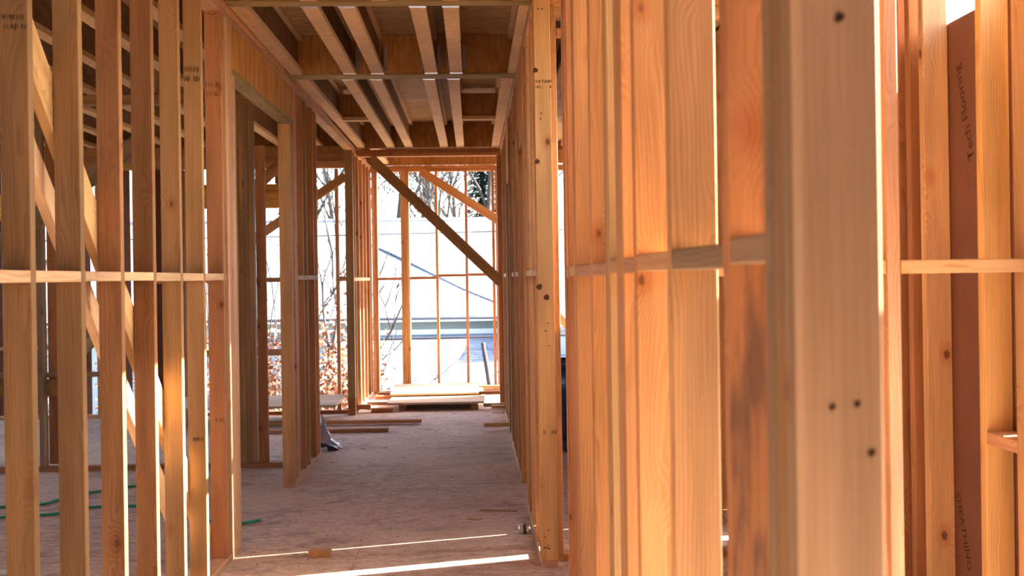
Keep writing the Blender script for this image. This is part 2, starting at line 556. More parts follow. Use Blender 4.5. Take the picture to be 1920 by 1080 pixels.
def ijoist(x, y0, y1, parent=ceiling, tint=None, name='joist'):
    """I-section joist along Y: wide lower flange, thin web, upper flange."""
    b, h, t, f = 0.046, 0.302, 0.011, 0.038
    prof = [(-b, 0), (b, 0), (b, f), (t, f + 0.004), (t, h - f - 0.004), (b, h - f), (b, h), (-b, h), (-b, h - f), (-t, h - f - 0.004), (-t, f + 0.004), (-b, f)]
    key = ('ij', round(y1 - y0, 3))
    if key not in _cache:
        ln = y1 - y0
        V = [(px, -pz + h / 2, -ln / 2) for px, pz in prof] + [(px, -pz + h / 2, ln / 2) for px, pz in prof]
        n = len(prof)
        F = [tuple(range(n)), tuple(range(2 * n - 1, n - 1, -1))] + [(i, i + n, (i + 1) % n + n, (i + 1) % n) for i in range(n)]
        me = bpy.data.meshes.new('joist_mesh')
        me.from_pydata(V, [], F)
        bm = bmesh.new()
        bm.from_mesh(me)
        bmesh.ops.recalc_face_normals(bm, faces=bm.faces)
        bm.to_mesh(me)
        bm.free()
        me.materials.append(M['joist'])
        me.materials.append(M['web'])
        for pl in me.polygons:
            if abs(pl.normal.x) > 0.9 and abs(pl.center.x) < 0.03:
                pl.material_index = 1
        _cache[key] = me
    o = bpy.data.objects.new(name, _cache[key])
    o.rotation_euler = ROT['y']
    o.location = (x, (y0 + y1) / 2, ZP + h / 2)
    return link(o, parent)

def hanger(x, y, d, parent=ceiling):
    """Thin galvanised joist hanger: seat under the joist end, two cheeks, toes on the beam face."""
    t, b, ln, h = 0.0016, 0.0475, 0.055, 0.22
    V, F = [], []
    def box(x0, x1, y0, y1, z0, z1):
        k = len(V)
        V.extend([(x0, y0, z0), (x1, y0, z0), (x1, y1, z0), (x0, y1, z0), (x0, y0, z1), (x1, y0, z1), (x1, y1, z1), (x0, y1, z1)])
        F.extend([(k, k + 3, k + 2, k + 1), (k + 4, k + 5, k + 6, k + 7), (k, k + 1, k + 5, k + 4), (k + 1, k + 2, k + 6, k + 5), (k + 2, k + 3, k + 7, k + 6), (k + 3, k, k + 4, k + 7)])
    ya, yb = sorted((y, y + d * ln))
    box(x - b, x + b, ya, yb, ZP - t, ZP)
    box(x - b - t, x - b, ya, yb, ZP - t, ZP + h)
    box(x + b, x + b + t, ya, yb, ZP - t, ZP + h)
    ta, tb = sorted((y + d * 0.0005, y + d * 0.0021))
    box(x - b - 0.03, x - b, ta, tb, ZP + 0.03, ZP + h)
    box(x + b, x + b + 0.03, ta, tb, ZP + 0.03, ZP + h)
    return meshobj('joist_hanger', V, F, 'steel', parent)

SEG1 = [-0.915, -0.703, -0.296, -0.106]
SEG2 = [-0.955, -0.738, -0.322, -0.130]
BM1, BM2, BM3 = (5.79, 5.872), (7.86, 8.02), (12.24, 12.33)
for nm, (ya, yb) in (('beam', BM1), ('beam', BM2)):
    bd(nm, ceiling, (-1.41, 0.37), (ya, yb), (ZP + 0.010, ZD - 0.001), 'beam', axis='x')
    bd('beam_edge_strip', ceiling, (-1.41, 0.37), (ya - 0.003, yb + 0.003), (ZP - 0.006, ZP + 0.009), 'strip', axis='x')
bd('rim_board', ceiling, (-1.46, 0.44), BM3, (ZP, ZD - 0.001), 'beam', axis='x')
for x in SEG1 + [-1.318, 0.335]:
    ijoist(x, BM1[1] + 0.004, BM2[0] - 0.004)
for x in SEG2 + [-1.305, 0.292]:
    ijoist(x, BM2[1] + 0.004, BM3[0] - 0.002)
for x in SEG1:
    hanger(x, BM1[1] + 0.003, 1)
    hanger(x, BM2[0] - 0.003, -1)
for x in SEG2:
    hanger(x, BM2[1] + 0.003, 1)
# solid blocks between the outer joists
for xa, xb in ((-1.29, -0.97), (-0.115, 0.275)):
    bd('blocking', ceiling, (xa, xb), (10.14, 10.165), (ZP + 0.038, ZD - 0.04), 'beam', axis='x')
    bd('blocking_flange', ceiling, (xa + 0.03, xb - 0.02), (10.11, 10.2), (ZP, ZP + 0.037), 'joist', axis='x')
# joists over the room on the left and the rooms on the right
for k in range(14):
    x = -1.83 - k * 0.43
    ijoist(x, 1.0, 8.64)
    ijoist(x + 0.05, 8.74, 12.1)
for x in (-0.9, -0.5, -0.1, 0.3):
    ijoist(x, 1.0, BM1[0] - 0.004)
for k in range(3):
    ijoist(0.72 + k * 0.4, 1.0, 12.2)
bd('rim_board', ceiling, (1.70, 1.738), (1.0, 14.1), (ZP, ZD - 0.001), 'beam', axis='y')
bd('rim_board', ceiling, (-8.0, -1.461), (12.12, 12.158), (ZP, ZD - 0.001), 'beam', axis='x')
bd('rim_board', ceiling, (-1.46, 1.69), (14.06, 14.098), (ZP, ZD - 0.001), 'beam', axis='x')
ijoist(-1.17, BM3[1] + 0.004, 13.97)
bd('rim_board', ceiling, (-1.498, -1.461), (12.2, 14.1), (ZP, ZD - 0.001), 'beam', axis='y')

# ------------------------------------------------------------------ wall_left: studs beside the passage, doorway, far stub
XL = (-1.459, -1.370)
wl = structure('wall_left', 'open stud wall along the near end of the passage, doorway with deep header')
bd('bottom_plate', wl, XL, (-1.3, 6.04), (0, T), tint=PINK)
bd('top_plate', wl, XL, (-1.3, 9.17), (Z1, Z1 + T), tint=PINK)
bd('top_plate', wl, XL, (-1.3, 9.17), (Z1 + T, ZP), tint=ORANGE)
yl = [-1.24, -0.83, -0.42, -0.01, 0.40, 0.80, 1.21, 1.61, 2.02, 2.43, 2.83, 3.232, 3.640, 4.048, 4.455, 4.862, 5.270]
tl = [TAN, BROWN, RED, TAN, BROWN, RED, BROWN, RED, TAN, BROWN, TAN, DIM_BROWN, DIM_BROWN, DIM_UMBER, DIM_UMBER, BROWN, BROWN]  # nearest visible studs tinted darker to stand in for dimmer light
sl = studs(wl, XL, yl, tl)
king = studs(wl, XL, [5.690, 5.800, 5.8385, 5.877], [RED, PALE, PINK, PINK])
tr = studs(wl, XL, [5.9155, 5.954, 5.9925], [PINK, PALE, PINK], z=(Z0, 2.752), name='trimmer')
bd('cripple', wl, XL, (5.9155, 5.9535), (2.753, Z1), tint=PINK)
for a, b in zip(yl, yl[1:] + [5.690]):
    bd('blocking', wl, XL, (a + T + 0.001, b - 0.001), (1.566 + random.uniform(-.003, .003), 1.604), tint=PALE, axis='y')
bd('blocking', wl, (XL[0], XL[1] - 0.012), (5.729, 5.799), (1.566, 1.604), tint=PALE, axis='y')
header = bd('header', wl, (XL[0] + 0.002, XL[1] - 0.001), (5.957, 7.965), (2.792, Z1 - 0.001), 'lvl', axis='z')
bd('header_plate', wl, XL, (5.957, 7.965), (2.753, 2.791), 'strip', axis='y')
studs(wl, XL, [7.80, 7.8385], [TAN, TAN], z=(Z0, 2.752), name='trimmer')
studs(wl, XL, [7.967, 8.006, 8.045], [PINK, PALE, PINK])
studs(wl, XL, [8.34, 8.53, 8.89, 9.09], [RED, BROWN, RED, ORANGE])
bd('bottom_plate', wl, XL, (7.80, 9.17), (0, T), tint=PINK)
for a, b in ((8.084, 8.339), (8.379, 8.529), (8.569, 8.889), (8.929, 9.089)):
    bd('blocking', wl, XL, (a, b), (1.564, 1.602), tint=PALE, axis='y')
stamp(sl[11], -1.412, 3.2315, 2.375, 0.075, 0.06, 2, 3)
stamp(sl[16], -1.415, 5.2695, 2.62, 0.075, 0.10, 2, 4)
stamp(king[0], -1.415, 5.6895, 2.62, 0.075, 0.10, 2, 5)
stamp(king[0], -1.405, 5.6895, 0.80, 0.06, 0.05, 1, 6)
stamp(sl[16], -1.412, 5.2695, 0.76, 0.06, 0.04, 1, 7)
nails(king[0], [(-1.432, 5.689, 3.035), (-1.415, 5.689, 3.03), (-1.398, 5.689, 3.036)])

# braces nailed to the back of the left wall
b = slant('diagonal_brace', None, (-1.480, 3.42, 2.42), (-1.480, 5.72, 0.09), 0.14, 0.038, (1, 0, 0), tint=YEL)
tag(b, 'yellowish diagonal brace running down behind the row of left wall studs', 'brace')
b = slant('diagonal_brace', None, (-1.520, 3.40, 2.19), (-1.520, 5.30, 0.26), 0.089, 0.038, (1, 0, 0), tint=PALE)
tag(b, 'pale narrow board slanting just below the yellowish brace behind the left studs', 'brace')

# ------------------------------------------------------------------ wall_right_near: close wall on the right
XR = (0.370, 0.459)
wr = structure('wall_right_near', 'close stud wall on the right with four-ply end post and blocking')
post = studs(wr, XR, [1.133, 1.1715, 1.210, 1.2485], [(0.72, 0.50, 0.31), GREY, DIM_BROWN, GREY], name='end_post_stud', mats=['edge', 'lumber', 'lumber', 'lumber'])
yr = [1.467, 1.902, 2.309]
tr_ = [RED, TAN, ORANGE]
sr_ = studs(wr, XR, yr, tr_, mats=['stained', 'lumber', 'lumber'])
g1 = studs(wr, XR, [2.512, 2.551, 2.590], [ORANGE, TAN, ORANGE])
g2 = studs(wr, XR, [2.770, 2.809], [YEL, TAN])
g3 = studs(wr, XR, [3.180], [ORANGE])
g4 = studs(wr, XR, [3.660, 3.699], [ORANGE, TAN])
g5 = studs(wr, XR, [3.930, 4.060, 4.099], [RED, RED, PINK])
bd('bottom_plate', wr, XR, (1.133, 4.14), (0, T), tint=ORANGE)
bd('top_plate', wr, XR, (1.133, 5.80), (Z1, Z1 + T), tint=ORANGE)
bd('top_plate', wr, XR, (1.133, 5.80), (Z1 + T, ZP), tint=TAN)
ends = [(1.287, 1.466), (1.506, 1.901), (1.941, 2.308), (2.348, 2.511), (2.629, 2.769), (2.848, 3.179), (3.219, 3.659), (3.738, 3.929), (3.969, 4.059)]
for i, (a, b_) in enumerate(ends):
    dz = random.uniform(-0.003, 0.003)
    bd('blocking', wr, (XR[0] + 0.001, XR[1]), (a, b_), (1.573 - 0.002 * i + dz, 1.611 - 0.002 * i + dz), 'lumber', (GREY, GREY, TAN, PINK, TAN, PINK, PINK, PALE, PALE)[i], 'y')
fy = 1.1325
for p, r_ in (((0.400, fy, 1.409), 0.0042), ((0.4285, fy, 1.412), 0.0042), ((0.444, fy, 1.357), 0.0050), ((0.4145, fy, 1.846), 0.0065)):
    knot(post[0], p, r_, squash=0.8)

# ------------------------------------------------------------------ wall_right: wall along the passage beyond the opening
XC = (0.345, 0.434)
wc = structure('wall_right', 'stud wall along the right side of the passage with end post')
cp = studs(wc, XC, [5.490, 5.5285, 5.567], [YEL, TAN, ORANGE], name='end_post_stud')
cs = studs(wc, XC, [5.90, 6.335, 6.64, 6.86, 6.90], [ORANGE, TAN, RED, ORANGE, TAN])
studs(wc, XC, [7.75, 7.789, 8.05, 8.42, 8.70, 9.10, 9.50, 9.72], [ORANGE, TAN, RED, ORANGE, TAN, ORANGE, RED, TAN])
studs(wc, XC, [10.25, 10.289, 10.66, 11.06, 11.47, 11.87], [BROWN, TAN, PINK, ORANGE, RED, ORANGE])
for a, b_ in ((5.49, 6.94), (7.75, 9.76), (10.25, 12.3)):
    bd('bottom_plate', wc, XC, (a, b_), (0, T), tint=PINK)
bd('top_plate', wc, XC, (5.802, 12.3), (Z1, Z1 + T), tint=PINK)
bd('top_plate', wc, XC, (5.49, 5.801), (Z1, Z1 + T), tint=PINK)
bd('top_plate', wc, XC, (5.802, 12.3), (Z1 + T, ZP), tint=TAN)
for a, b_ in ((6.94, 7.749), (9.76, 10.249)):
    bd('header', wc, (XC[0] + 0.002, XC[1] - 0.002), (a, b_), (2.50, Z1 - 0.001), 'lvl', axis='z')
for a, b_ in ((5.606, 5.899), (5.939, 6.334), (6.374, 6.639), (7.828, 8.049), (8.089, 8.419), (8.739, 9.099), (10.70, 11.059), (11.10, 11.469)):
    bd('blocking', wc, XC, (a, b_), (1.566, 1.604), tint=PALE, axis='y')
bd('splice_plate', wc, (XC[0] - 0.008, XC[0]), (7.55, 7.74), (2.28, 2.62), 'osb', axis='z')
fy = 5.4895
for p, r_ in (((0.355, fy, 1.507), 0.017), ((0.393, fy, 1.450), 0.016), ((0.352, fy, 2.670), 0.014), ((0.354, fy, 2.180), 0.014)):
    knot(cp[0], p, r_, squash=0.95)
stamp(cp[0], 0.392, fy, 2.595, 0.082, 0.06, 2, 12)
stamp(cp[0], 0.400, fy, 0.725, 0.075, 0.045, 1, 13)
nails(cp[0], [(x, 5.489, z) for x, z in ((0.362, .105), (0.372, .105), (0.382, .118), (0.382, .102), (0.365, .165), (0.385, .20), (0.39, .10), (0.372, 3.0), (0.392, 3.0), (0.38, 2.44), (0.376, 2.41), (0.40, 1.31), (0.385, 1.27), (0.402, 1.19))])

# ------------------------------------------------------------------ rooms on the right
wq = structure('wall_right_cross', 'short cross wall on the far right with one wide run of blocking')
YQ = (2.80, 2.889)
studs_x(wq, YQ, [0.78, 1.148, 1.556], [ORANGE, PINK, TAN])
bd('bottom_plate', wq, (0.46, 1.59), YQ, (0, T), tint=PINK)
bd('top_plate', wq, (0.46, 1.59), YQ, (Z1, Z1 + T), tint=PINK)
bd('top_plate', wq, (0.46, 1.59), YQ, (Z1 + T, ZP), tint=PINK)
for a, b_ in ((0.461, 0.779), (0.819, 1.147), (1.187, 1.555)):
    bd('blocking', wq, (a, b_), YQ, (1.554, 1.592), tint=TAN, axis='x')

wk = structure('wall_right_room', 'cross wall that turns right from the passage end post')
YK = (5.60, 5.689)
studs_x(wk, YK, [0.436, 0.86, 1.27], [ORANGE, TAN, RED])
bd('bottom_plate', wk, (0.435, 1.59), YK, (0, T), tint=ORANGE)
bd('top_plate', wk, (0.46, 1.59), YK, (2.985, 3.04), tint=TAN)
bd('top_plate', wk, (0.46, 1.59), YK, (3.041, 3.12), tint=ORANGE)
for a, b_ in ((0.475, 0.859), (0.899, 1.269)):
    bd('blocking', wk, (a, b_), YK, (2.885, 2.923), tint=ORANGE, axis='x')

XE = (1.59, 1.679)
we = structure('wall_right_exterior', 'outer stud wall on the right backed by brown sheathing')
ye = [-4.95, -4.54, -4.13, -3.72, -3.31, -2.90, -2.49, -2.08, -1.67, -1.26, -0.85, -0.44, -0.03, 0.38, 0.76, 1.15, 1.52, 1.93, 2.33, 2.73, 3.132, 3.537, 3.651, 3.753, 4.15, 4.56, 4.97, 5.37, 5.78, 6.18, 6.59, 7.0, 7.4, 7.8, 8.2, 8.6, 9.0, 9.4, 9.8, 10.2, 10.6, 11.0, 11.4, 11.8, 12.2, 12.6, 13.0, 13.4, 13.8]
te = [None] * len(ye)
te[20], te[21], te[22], te[23] = (0.80, 0.50, 0.20), (0.70, 0.43, 0.22), RED, RED
me_ = ['lumber'] * len(ye)
me_[21] = 'stained'
se = studs(we, XE, ye, [t or random.choice(MIX) for t in te], mats=me_)
bd('bottom_plate', we, XE, (-5.0, 14.0), (0, T), tint=ORANGE)
bd('top_plate', we, XE, (-5.0, 14.0), (Z1, Z1 + T), tint=ORANGE)
bd('top_plate', we, XE, (-5.0, 14.0), (Z1 + T, ZP), tint=TAN)
bd('blocking', we, XE, (2.769, 3.131), (1.020, 1.058), tint=PINK, axis='y')
for a, b_ in ((3.792, 4.149), (4.189, 4.559), (4.599, 4.969), (5.009, 5.369)):
    bd('blocking', we, XE, (a, b_), (1.566, 1.604), tint=PALE, axis='y')
# sheathing sheets with open joints; unseen ones sized and spaced to steer sunlight
XS = (1.681, 1.694)
sheets = [(-4.9, -2.47, 3.05), (-2.46, -0.03, 3.05), (-0.02, 0.50, 3.05), (2.72, 3.045, 2.36), (3.06, 4.28, 2.43), (4.36, 6.015, 2.02), (6.105, 6.585, 3.12), (6.645, 8.139, 3.12), (8.140, 9.359, 3.12), (9.360, 10.579, 3.12), (10.580, 11.799, 3.12), (11.80, 13.08, 3.12)]
bd('sheathing_panel', we, XS, (1.25, 2.71), (1.70, 2.26), 'sheath', (1, 1, 1), 'y')  # unseen panels added to hold back sun, bays left open around them
bd('sheathing_panel', we, XS, (0.51, 1.24), (1.55, 3.12), 'sheath', (1, 1, 1), 'z')
sh = []
for a, b_, h in sheets:
    sh.append(bd('sheathing_panel', we, XS, (a, b_), (0.03, h), 'sheath', (1, 1, 1), 'z'))

def text_mesh(body, size, name, mat, parent, mw):
    cu = bpy.data.curves.new(name, 'FONT')
    cu.body = body
    cu.size = size
    cu.align_x = 'CENTER'
    cu.align_y = 'CENTER'
    cu.resolution_u = 2
    cu.offset = size * 0.004
    tmp = bpy.data.objects.new(name + '_tmp', cu)
    COL.objects.link(tmp)
    dg = bpy.context.evaluated_depsgraph_get()
    me = bpy.data.meshes.new_from_object(tmp.evaluated_get(dg))
    bpy.data.objects.remove(tmp, do_unlink=True)
    me.transform(mw)
    me.materials.clear()
    me.materials.append(M[mat])
    return link(bpy.data.objects.new(name, me), parent)

def panel_print(body, size, y, z, ang, parent):
    # lettering lies flat on the sheet's inner face (x = XS[0]), read from inside, baseline turned by `ang`
    mw = Matrix.Translation((XS[0] - 0.0008, y, z)) @ Matrix(((0, 0, -1, 0), (-1, 0, 0, 0), (0, 1, 0, 0), (0, 0, 0, 1))) @ Matrix.Rotation(ang, 4, 'Z')
    return text_mesh(body, size, 'printed_text', 'print', parent, mw)
panel_print('Tech Flooring', 0.062, 3.425, 2.10, R(106), sh[4])
panel_print('SHEATHING', 0.048, 3.475, 0.66, R(-72), sh[4])

# unseen rear wall added behind the viewer to shut out sky light
wf = structure('wall_rear_blocker', 'sheathed rear wall added behind the viewer to block sky light')
for k in range(24):
    studs_x(wf, (-5.0, -4.911), [-7.9 + k * 0.4064], [random.choice(MIX)])
bd('bottom_plate', wf, (-8.0, 1.58), (-5.0, -4.911), (0, T), tint=ORANGE)
bd('top_plate', wf, (-8.0, 1.58), (-5.0, -4.911), (Z1, ZP), tint=ORANGE)
for k in range(4):
    bd('sheathing_panel', wf, (-8.0 + 2.42 * k, -5.585 + 2.42 * k), (-5.015, -5.002), (0.03, 3.12), 'sheath', (1, 1, 1), 'z')

# ------------------------------------------------------------------ room on the left
wx = structure('wall_left_room', 'cross wall framing behind the left doorway and room')
YX = (8.65, 8.739)
studs_x(wx, YX, [-1.500, -1.985, -1.9465, -1.908, -1.8695], [TAN, GREY, BROWN, GREY, BROWN])
bd('stud', wx, (-1.815, -1.735), (8.66, 8.698), (Z0, 2.70), tint=RED)
bd('bottom_plate', wx, (-6.6, -1.46), YX, (0, T), tint=RED)
bd('top_plate', wx, (-7.9, -1.46), YX, (Z1, Z1 + T), tint=BROWN)
bd('top_plate', wx, (-7.9, -1.46), YX, (Z1 + T, ZP), tint=TAN)
studs_x(wx, YX, [-2.98, -3.62, -4.03, -4.45, -4.85, -5.3], [BROWN, GREY, BROWN, RED, BROWN, RED])
bd('stud', wx, (-3.60, -3.50), (8.80, 8.838), (Z0, Z1), tint=RED)
bd('handrail', wx, (-4.8, -3.10), (8.742, 8.78), (0.775, 0.815), tint=GREY, axis='x')
bd('guard_board', wx, (-4.8, -3.34), (8.742, 8.78), (0.62, 0.76), tint=BROWN, axis='x')

wz = structure('wall_back_left', 'outer back wall of the left room with window openings')
YZ = (12.02, 12.109)
xs = [-1.60, -2.055, -2.26, -2.62, -2.98, -3.35, -3.76, -4.36, -4.77, -5.18, -5.60, -6.0, -6.42, -6.85, -7.3, -7.8]
for x in xs:
    if x == -2.26:
        continue
    studs_x(wz, YZ, [x], [PINK if x == -1.60 else RED], z=(Z0, 2.86))
bd('window_header', wz, (-3.34, -2.06), (12.03, 12.10), (2.41, 2.69), 'lvl', axis='x')
bd('cripple', wz, (-2.29, -2.252), YZ, (2.695, 2.86), tint=RED)
bd('window_sill', wz, (-3.31, -2.06), YZ, (0.69, 0.765), tint=RED, axis='x')
bd('bottom_plate', wz, (-8.0, -1.46), YZ, (0, T), tint=RED)
bd('top_plate', wz, (-8.0, -1.46), YZ, (2.87, 2.95), tint=ORANGE)
bd('top_plate', wz, (-8.0, -1.46), YZ, (2.951, 3.035), tint=RED)
bd('rim_board', wz, (-8.0, -1.46), YZ, (3.036, ZP), 'beam', axis='x')
for a, b_ in ((-3.31, -2.99), (-2.94, -2.63), (-2.58, -2.06), (-1.558, -1.465), (-3.72, -3.36)):
    bd('blocking', wz, (a, b_), YZ, (1.545, 1.60), tint=RED, axis='x')
for a, b_, g in ((-5.9, -4.9, 1.1), (-7.3, -6.5, 0.8)):
    bd('window_sill', wz, (a, b_), (12.02, 12.105), (0.80, 0.84), tint=RED, axis='x')
    bd('window_header', wz, (a, b_), (12.03, 12.10), (2.3, 2.6), 'lvl', axis='x')
for a, b_ in ((-8.0, -7.3), (-7.2, -5.46), (-5.40, -5.00), (-4.94, -4.455), (-4.385, -3.99), (-3.94, -3.37)):
    bd('sheathing_panel', wz, (a, b_), (12.111, 12.124), (0.03, 3.1), 'sheath', (1, 1, 1), 'z')
wy = structure('wall_left_exterior', 'outer left wall of the left room, partly closed by added sheathing')
for k in range(30):
    studs(wy, (-8.0, -7.911), [-4.8 + k * 0.56], [random.choice(MIX)], z=(Z0, Z1))
for k in range(10):
    bd('sheathing_panel', wy, (-8.016, -8.003), (-4.9 + 1.22 * k, -3.69 + 1.22 * k), (0.03, 3.1), 'sheath', (1, 1, 1), 'z')  # added sheathing keeps sky light out of the left room
bd('bottom_plate', wy, (-8.0, -7.911), (-4.9, 12.0), (0, T), tint=RED)
bd('top_plate', wy, (-8.0, -7.911), (-4.9, 12.0), (Z1, ZP), tint=RED)

for lab, p0, p1, w_, tn in (
    ('reddish brace rising to the joists behind the left doorway', (-2.62, 11.97, 2.55), (-2.02, 11.97, 3.09), 0.13, RED),
    ('brace crossing the tall opening left of the passage end post', (-2.56, 11.93, 2.02), (-1.46, 11.93, 2.76), 0.10, ORANGE),
    ('grey brace seen between the two nearest left studs', (-4.55, 8.60, 1.42), (-2.72, 8.60, 2.75), 0.14, GREY),
    ('dark low brace seen behind the third left stud', (-4.72, 11.96, 0.60), (-4.02, 11.96, 1.22), 0.12, BROWN)):
    tag(slant('diagonal_brace', None, p0, p1, w_, 0.038, (0, -1, 0), tint=tn), lab, 'brace')

# ------------------------------------------------------------------ far end of the passage
wp = structure('wall_left_far', 'short stud wall on the left at the far end of the passage')
studs(wp, XL, [11.83, 11.869, 12.05, 12.45, 12.86, 13.26, 13.66, 13.93], [BROWN, RED, BROWN, TAN, PINK, ORANGE, RED, PINK])
bd('bottom_plate', wp, XL, (11.83, 14.09), (0, T), tint=PINK)
bd('top_plate', wp, XL, (11.83, 13.99), (Z1, Z1 + T), tint=ORANGE)
bd('top_plate', wp, XL, (9.171, 13.99), (Z1 + T, ZP), tint=TAN)
bd('top_plate', wp, XL, (9.171, 11.829), (Z1, Z1 + T), tint=TAN)
for a, b_ in ((11.908, 12.049), (12.089, 12.449), (12.489, 12.859), (12.899, 13.259), (13.30, 13.659)):
    bd('blocking', wp, XL, (a, b_), (1.545, 1.585), tint=PALE, axis='y')

wo = structure('trim_1', 'double timber lintel and jamb framing the opening at the far end')
bd('lintel', wo, (-1.369, 0.344), (12.24, 12.329), (3.022, 3.062), tint=ORANGE, axis='x')
bd('lintel', wo, (-1.369, 0.344), (12.24, 12.329), (3.063, 3.102), tint=RED, axis='x')
bd('jamb_stud', wo, (0.300, 0.344), (12.24, 12.329), (0, 3.021), tint=RED, axis='z')
bd('jamb_stud', wo, (0.345, 0.434), (12.31, 12.348), (0, 3.06), tint=RED, axis='z')

wb = structure('wall_back', 'open stud wall across the far end of the passage')
YB = (14.0, 14.089)
studs_x(wb, YB, [-1.368, -1.328, -0.975, -0.936, -0.897, -0.505, -0.102, 0.268, 0.32], [PINK, RED, TAN, ORANGE, TAN, ORANGE, RED, RED, ORANGE])
studs_x(wb, YB, [0.70, 1.12, 1.54], [ORANGE, RED, TAN])
bd('bottom_plate', wb, (-1.46, 1.59), YB, (0, T), tint=PINK)
bd('top_plate', wb, (-1.46, 1.59), YB, (3.022, 3.062), tint=ORANGE)
bd('top_plate', wb, (-1.46, 1.59), YB, (3.063, 3.102), tint=ORANGE)
bd('rim_board', wb, (-1.46, 1.59), (13.985, 14.05), (3.118, 3.30), 'beam', axis='x')
bd('trim_strip', wb, (-1.30, 0.40), (13.98, 14.0), (3.103, 3.117), tint=PALE, axis='x')
for a, b_, z in ((-1.289, -0.976, 1.545), (-0.858, -0.506, 1.55), (-0.466, -0.103, 1.58), (-0.063, 0.267, 1.585), (0.36, 0.70, 1.58), (0.74, 1.12, 1.56)):
    bd('blocking', wb, (a, b_), YB, (z, z + 0.038), tint=RED, axis='x')
tag(slant('diagonal_brace', None, (-1.20, 12.20, 3.00), (0.335, 12.20, 1.50), 0.125, 0.038, (0, -1, 0), tint=BROWN),
    'long dark diagonal brace crossing the bright far opening of the passage', 'brace')
tag(slant('diagonal_brace', None, (-0.69, 13.94, 3.02), (0.36, 13.94, 2.335), 0.115, 0.038, (0, -1, 0), tint=ORANGE),
    'shorter orange diagonal brace in the upper corner of the far wall', 'brace')
tag(slant('diagonal_brace', None, (0.55, 13.94, 1.75), (1.55, 13.94, 0.55), 0.10, 0.038, (0, -1, 0), tint=ORANGE),
    'brace seen through the slot beside the passage end post', 'brace')

# ------------------------------------------------------------------ loose things on the floor
def loose(name, label, cat, x, y, z, tint, rz=0.0, mat='lumber', group=None, bev=0.0025):
    o = bd(name, None, x, y, z, mat, tint, bev=bev)
    if rz:
        o.rotation_euler = (Matrix.Rotation(rz, 3, 'Z') @ o.rotation_euler.to_matrix()).to_euler()
    return tag(o, label, cat, group)

loose('floor_board', 'long reddish plank lying across the passage, the farther of two', 'board', (-2.62, -0.575), (11.02, 11.11), (0.014, 0.052), RED, R(-1.5))
loose('floor_board', 'reddish plank across the passage floor, the nearer of the pair at left', 'board', (-2.35, -0.89), (10.50, 10.59), (0.001, 0.039), RED, R(-0.8))
loose('plank_offcut', 'board end sticking out from the right wall onto the passage floor', 'board', (0.09, 0.40), (10.43, 10.52), (0.039, 0.077), TAN, R(1))
loose('plank_offcut', 'short plank at the foot of the far right jamb', 'board', (0.10, 0.42), (12.06, 12.15), (0.039, 0.077), BROWN, R(2))
loose('plank_offcut', 'low board end beside the right jamb, nearest the passage', 'board', (0.19, 0.40), (11.86, 11.95), (0.039, 0.077), ORANGE)
loose('plank_offcut', 'plank end tucked under the sunlit plywood at right', 'board', (0.05, 0.40), (12.62, 12.70), (0.12, 0.158), RED)
loose('plank_offcut', 'upper board end poking out right of the sunlit plywood', 'board', (0.05, 0.40), (13.30, 13.39), (0.12, 0.158), BROWN)
loose('plank_offcut', 'pair of boards end to end left of the plywood stack, left one', 'board', (-1.368, -1.22), (12.02, 12.11), (0.039, 0.095), ORANGE)
loose('plank_offcut', 'pair of boards end to end left of the plywood stack, right one', 'board', (-1.215, -0.96), (12.02, 12.11), (0.001, 0.052), RED)
loose('plank_offcut', 'flat board left of the plywood stack, second from the front', 'board', (-1.30, -0.92), (12.40, 12.52), (0.045, 0.083), PINK)
loose('plank_offcut', 'flat board left of the plywood stack, behind the others', 'board', (-1.26, -0.90), (13.05, 13.17), (0.039, 0.077), RED)
loose('plank_offcut', 'board end at the foot of the far wall left of the sunlit plywood', 'board', (-1.30, -0.94), (13.78, 13.90), (0.001, 0.039), RED)
loose('plywood_sheet', 'lower plywood sheet of the stack at the far end of the passage', 'plywood', (-1.03, 0.12), (12.10, 13.0), (0.075, 0.100), PALE, R(-1.5), 'ply')
loose('plywood_sheet', 'upper sunlit plywood sheet of the stack at the far end', 'plywood', (-1.06, 0.10), (12.72, 13.90), (0.115, 0.140), PALE, R(1.2), 'ply')
for lab, x, y, z in (('support block under the left of the plywood stack', (-0.90, -0.81), (12.15, 12.9), (0.001, 0.074)), ('support block under the right of the plywood stack', (-0.05, 0.04), (12.15, 12.9), (0.001, 0.074)),
                  ('rear spacer board under the upper plywood sheet', (-0.85, -0.76), (13.05, 13.75), (0.001, 0.114)), ('rear right spacer board under the upper plywood sheet', (-0.10, -0.01), (13.05, 13.75), (0.001, 0.114))):
    loose('support_block', lab, 'block', x, y, z, BROWN)
loose('plywood_sheet', 'pale plywood sheet resting on blocks beyond the left wall', 'plywood', (-3.6, -1.48), (10.95, 11.98), (0.205, 0.23), PALE, 0, 'ply')
for lab, x, y, z in (('block under the pale plywood sheet, out beyond the doorway', (-3.3, -3.21), (11.2, 11.9), (0.001, 0.204)), ('block under the pale plywood sheet, behind the stub wall', (-2.02, -1.93), (11.2, 11.9), (0.001, 0.204))):
    loose('support_block', lab, 'block', x, y, z, BROWN)

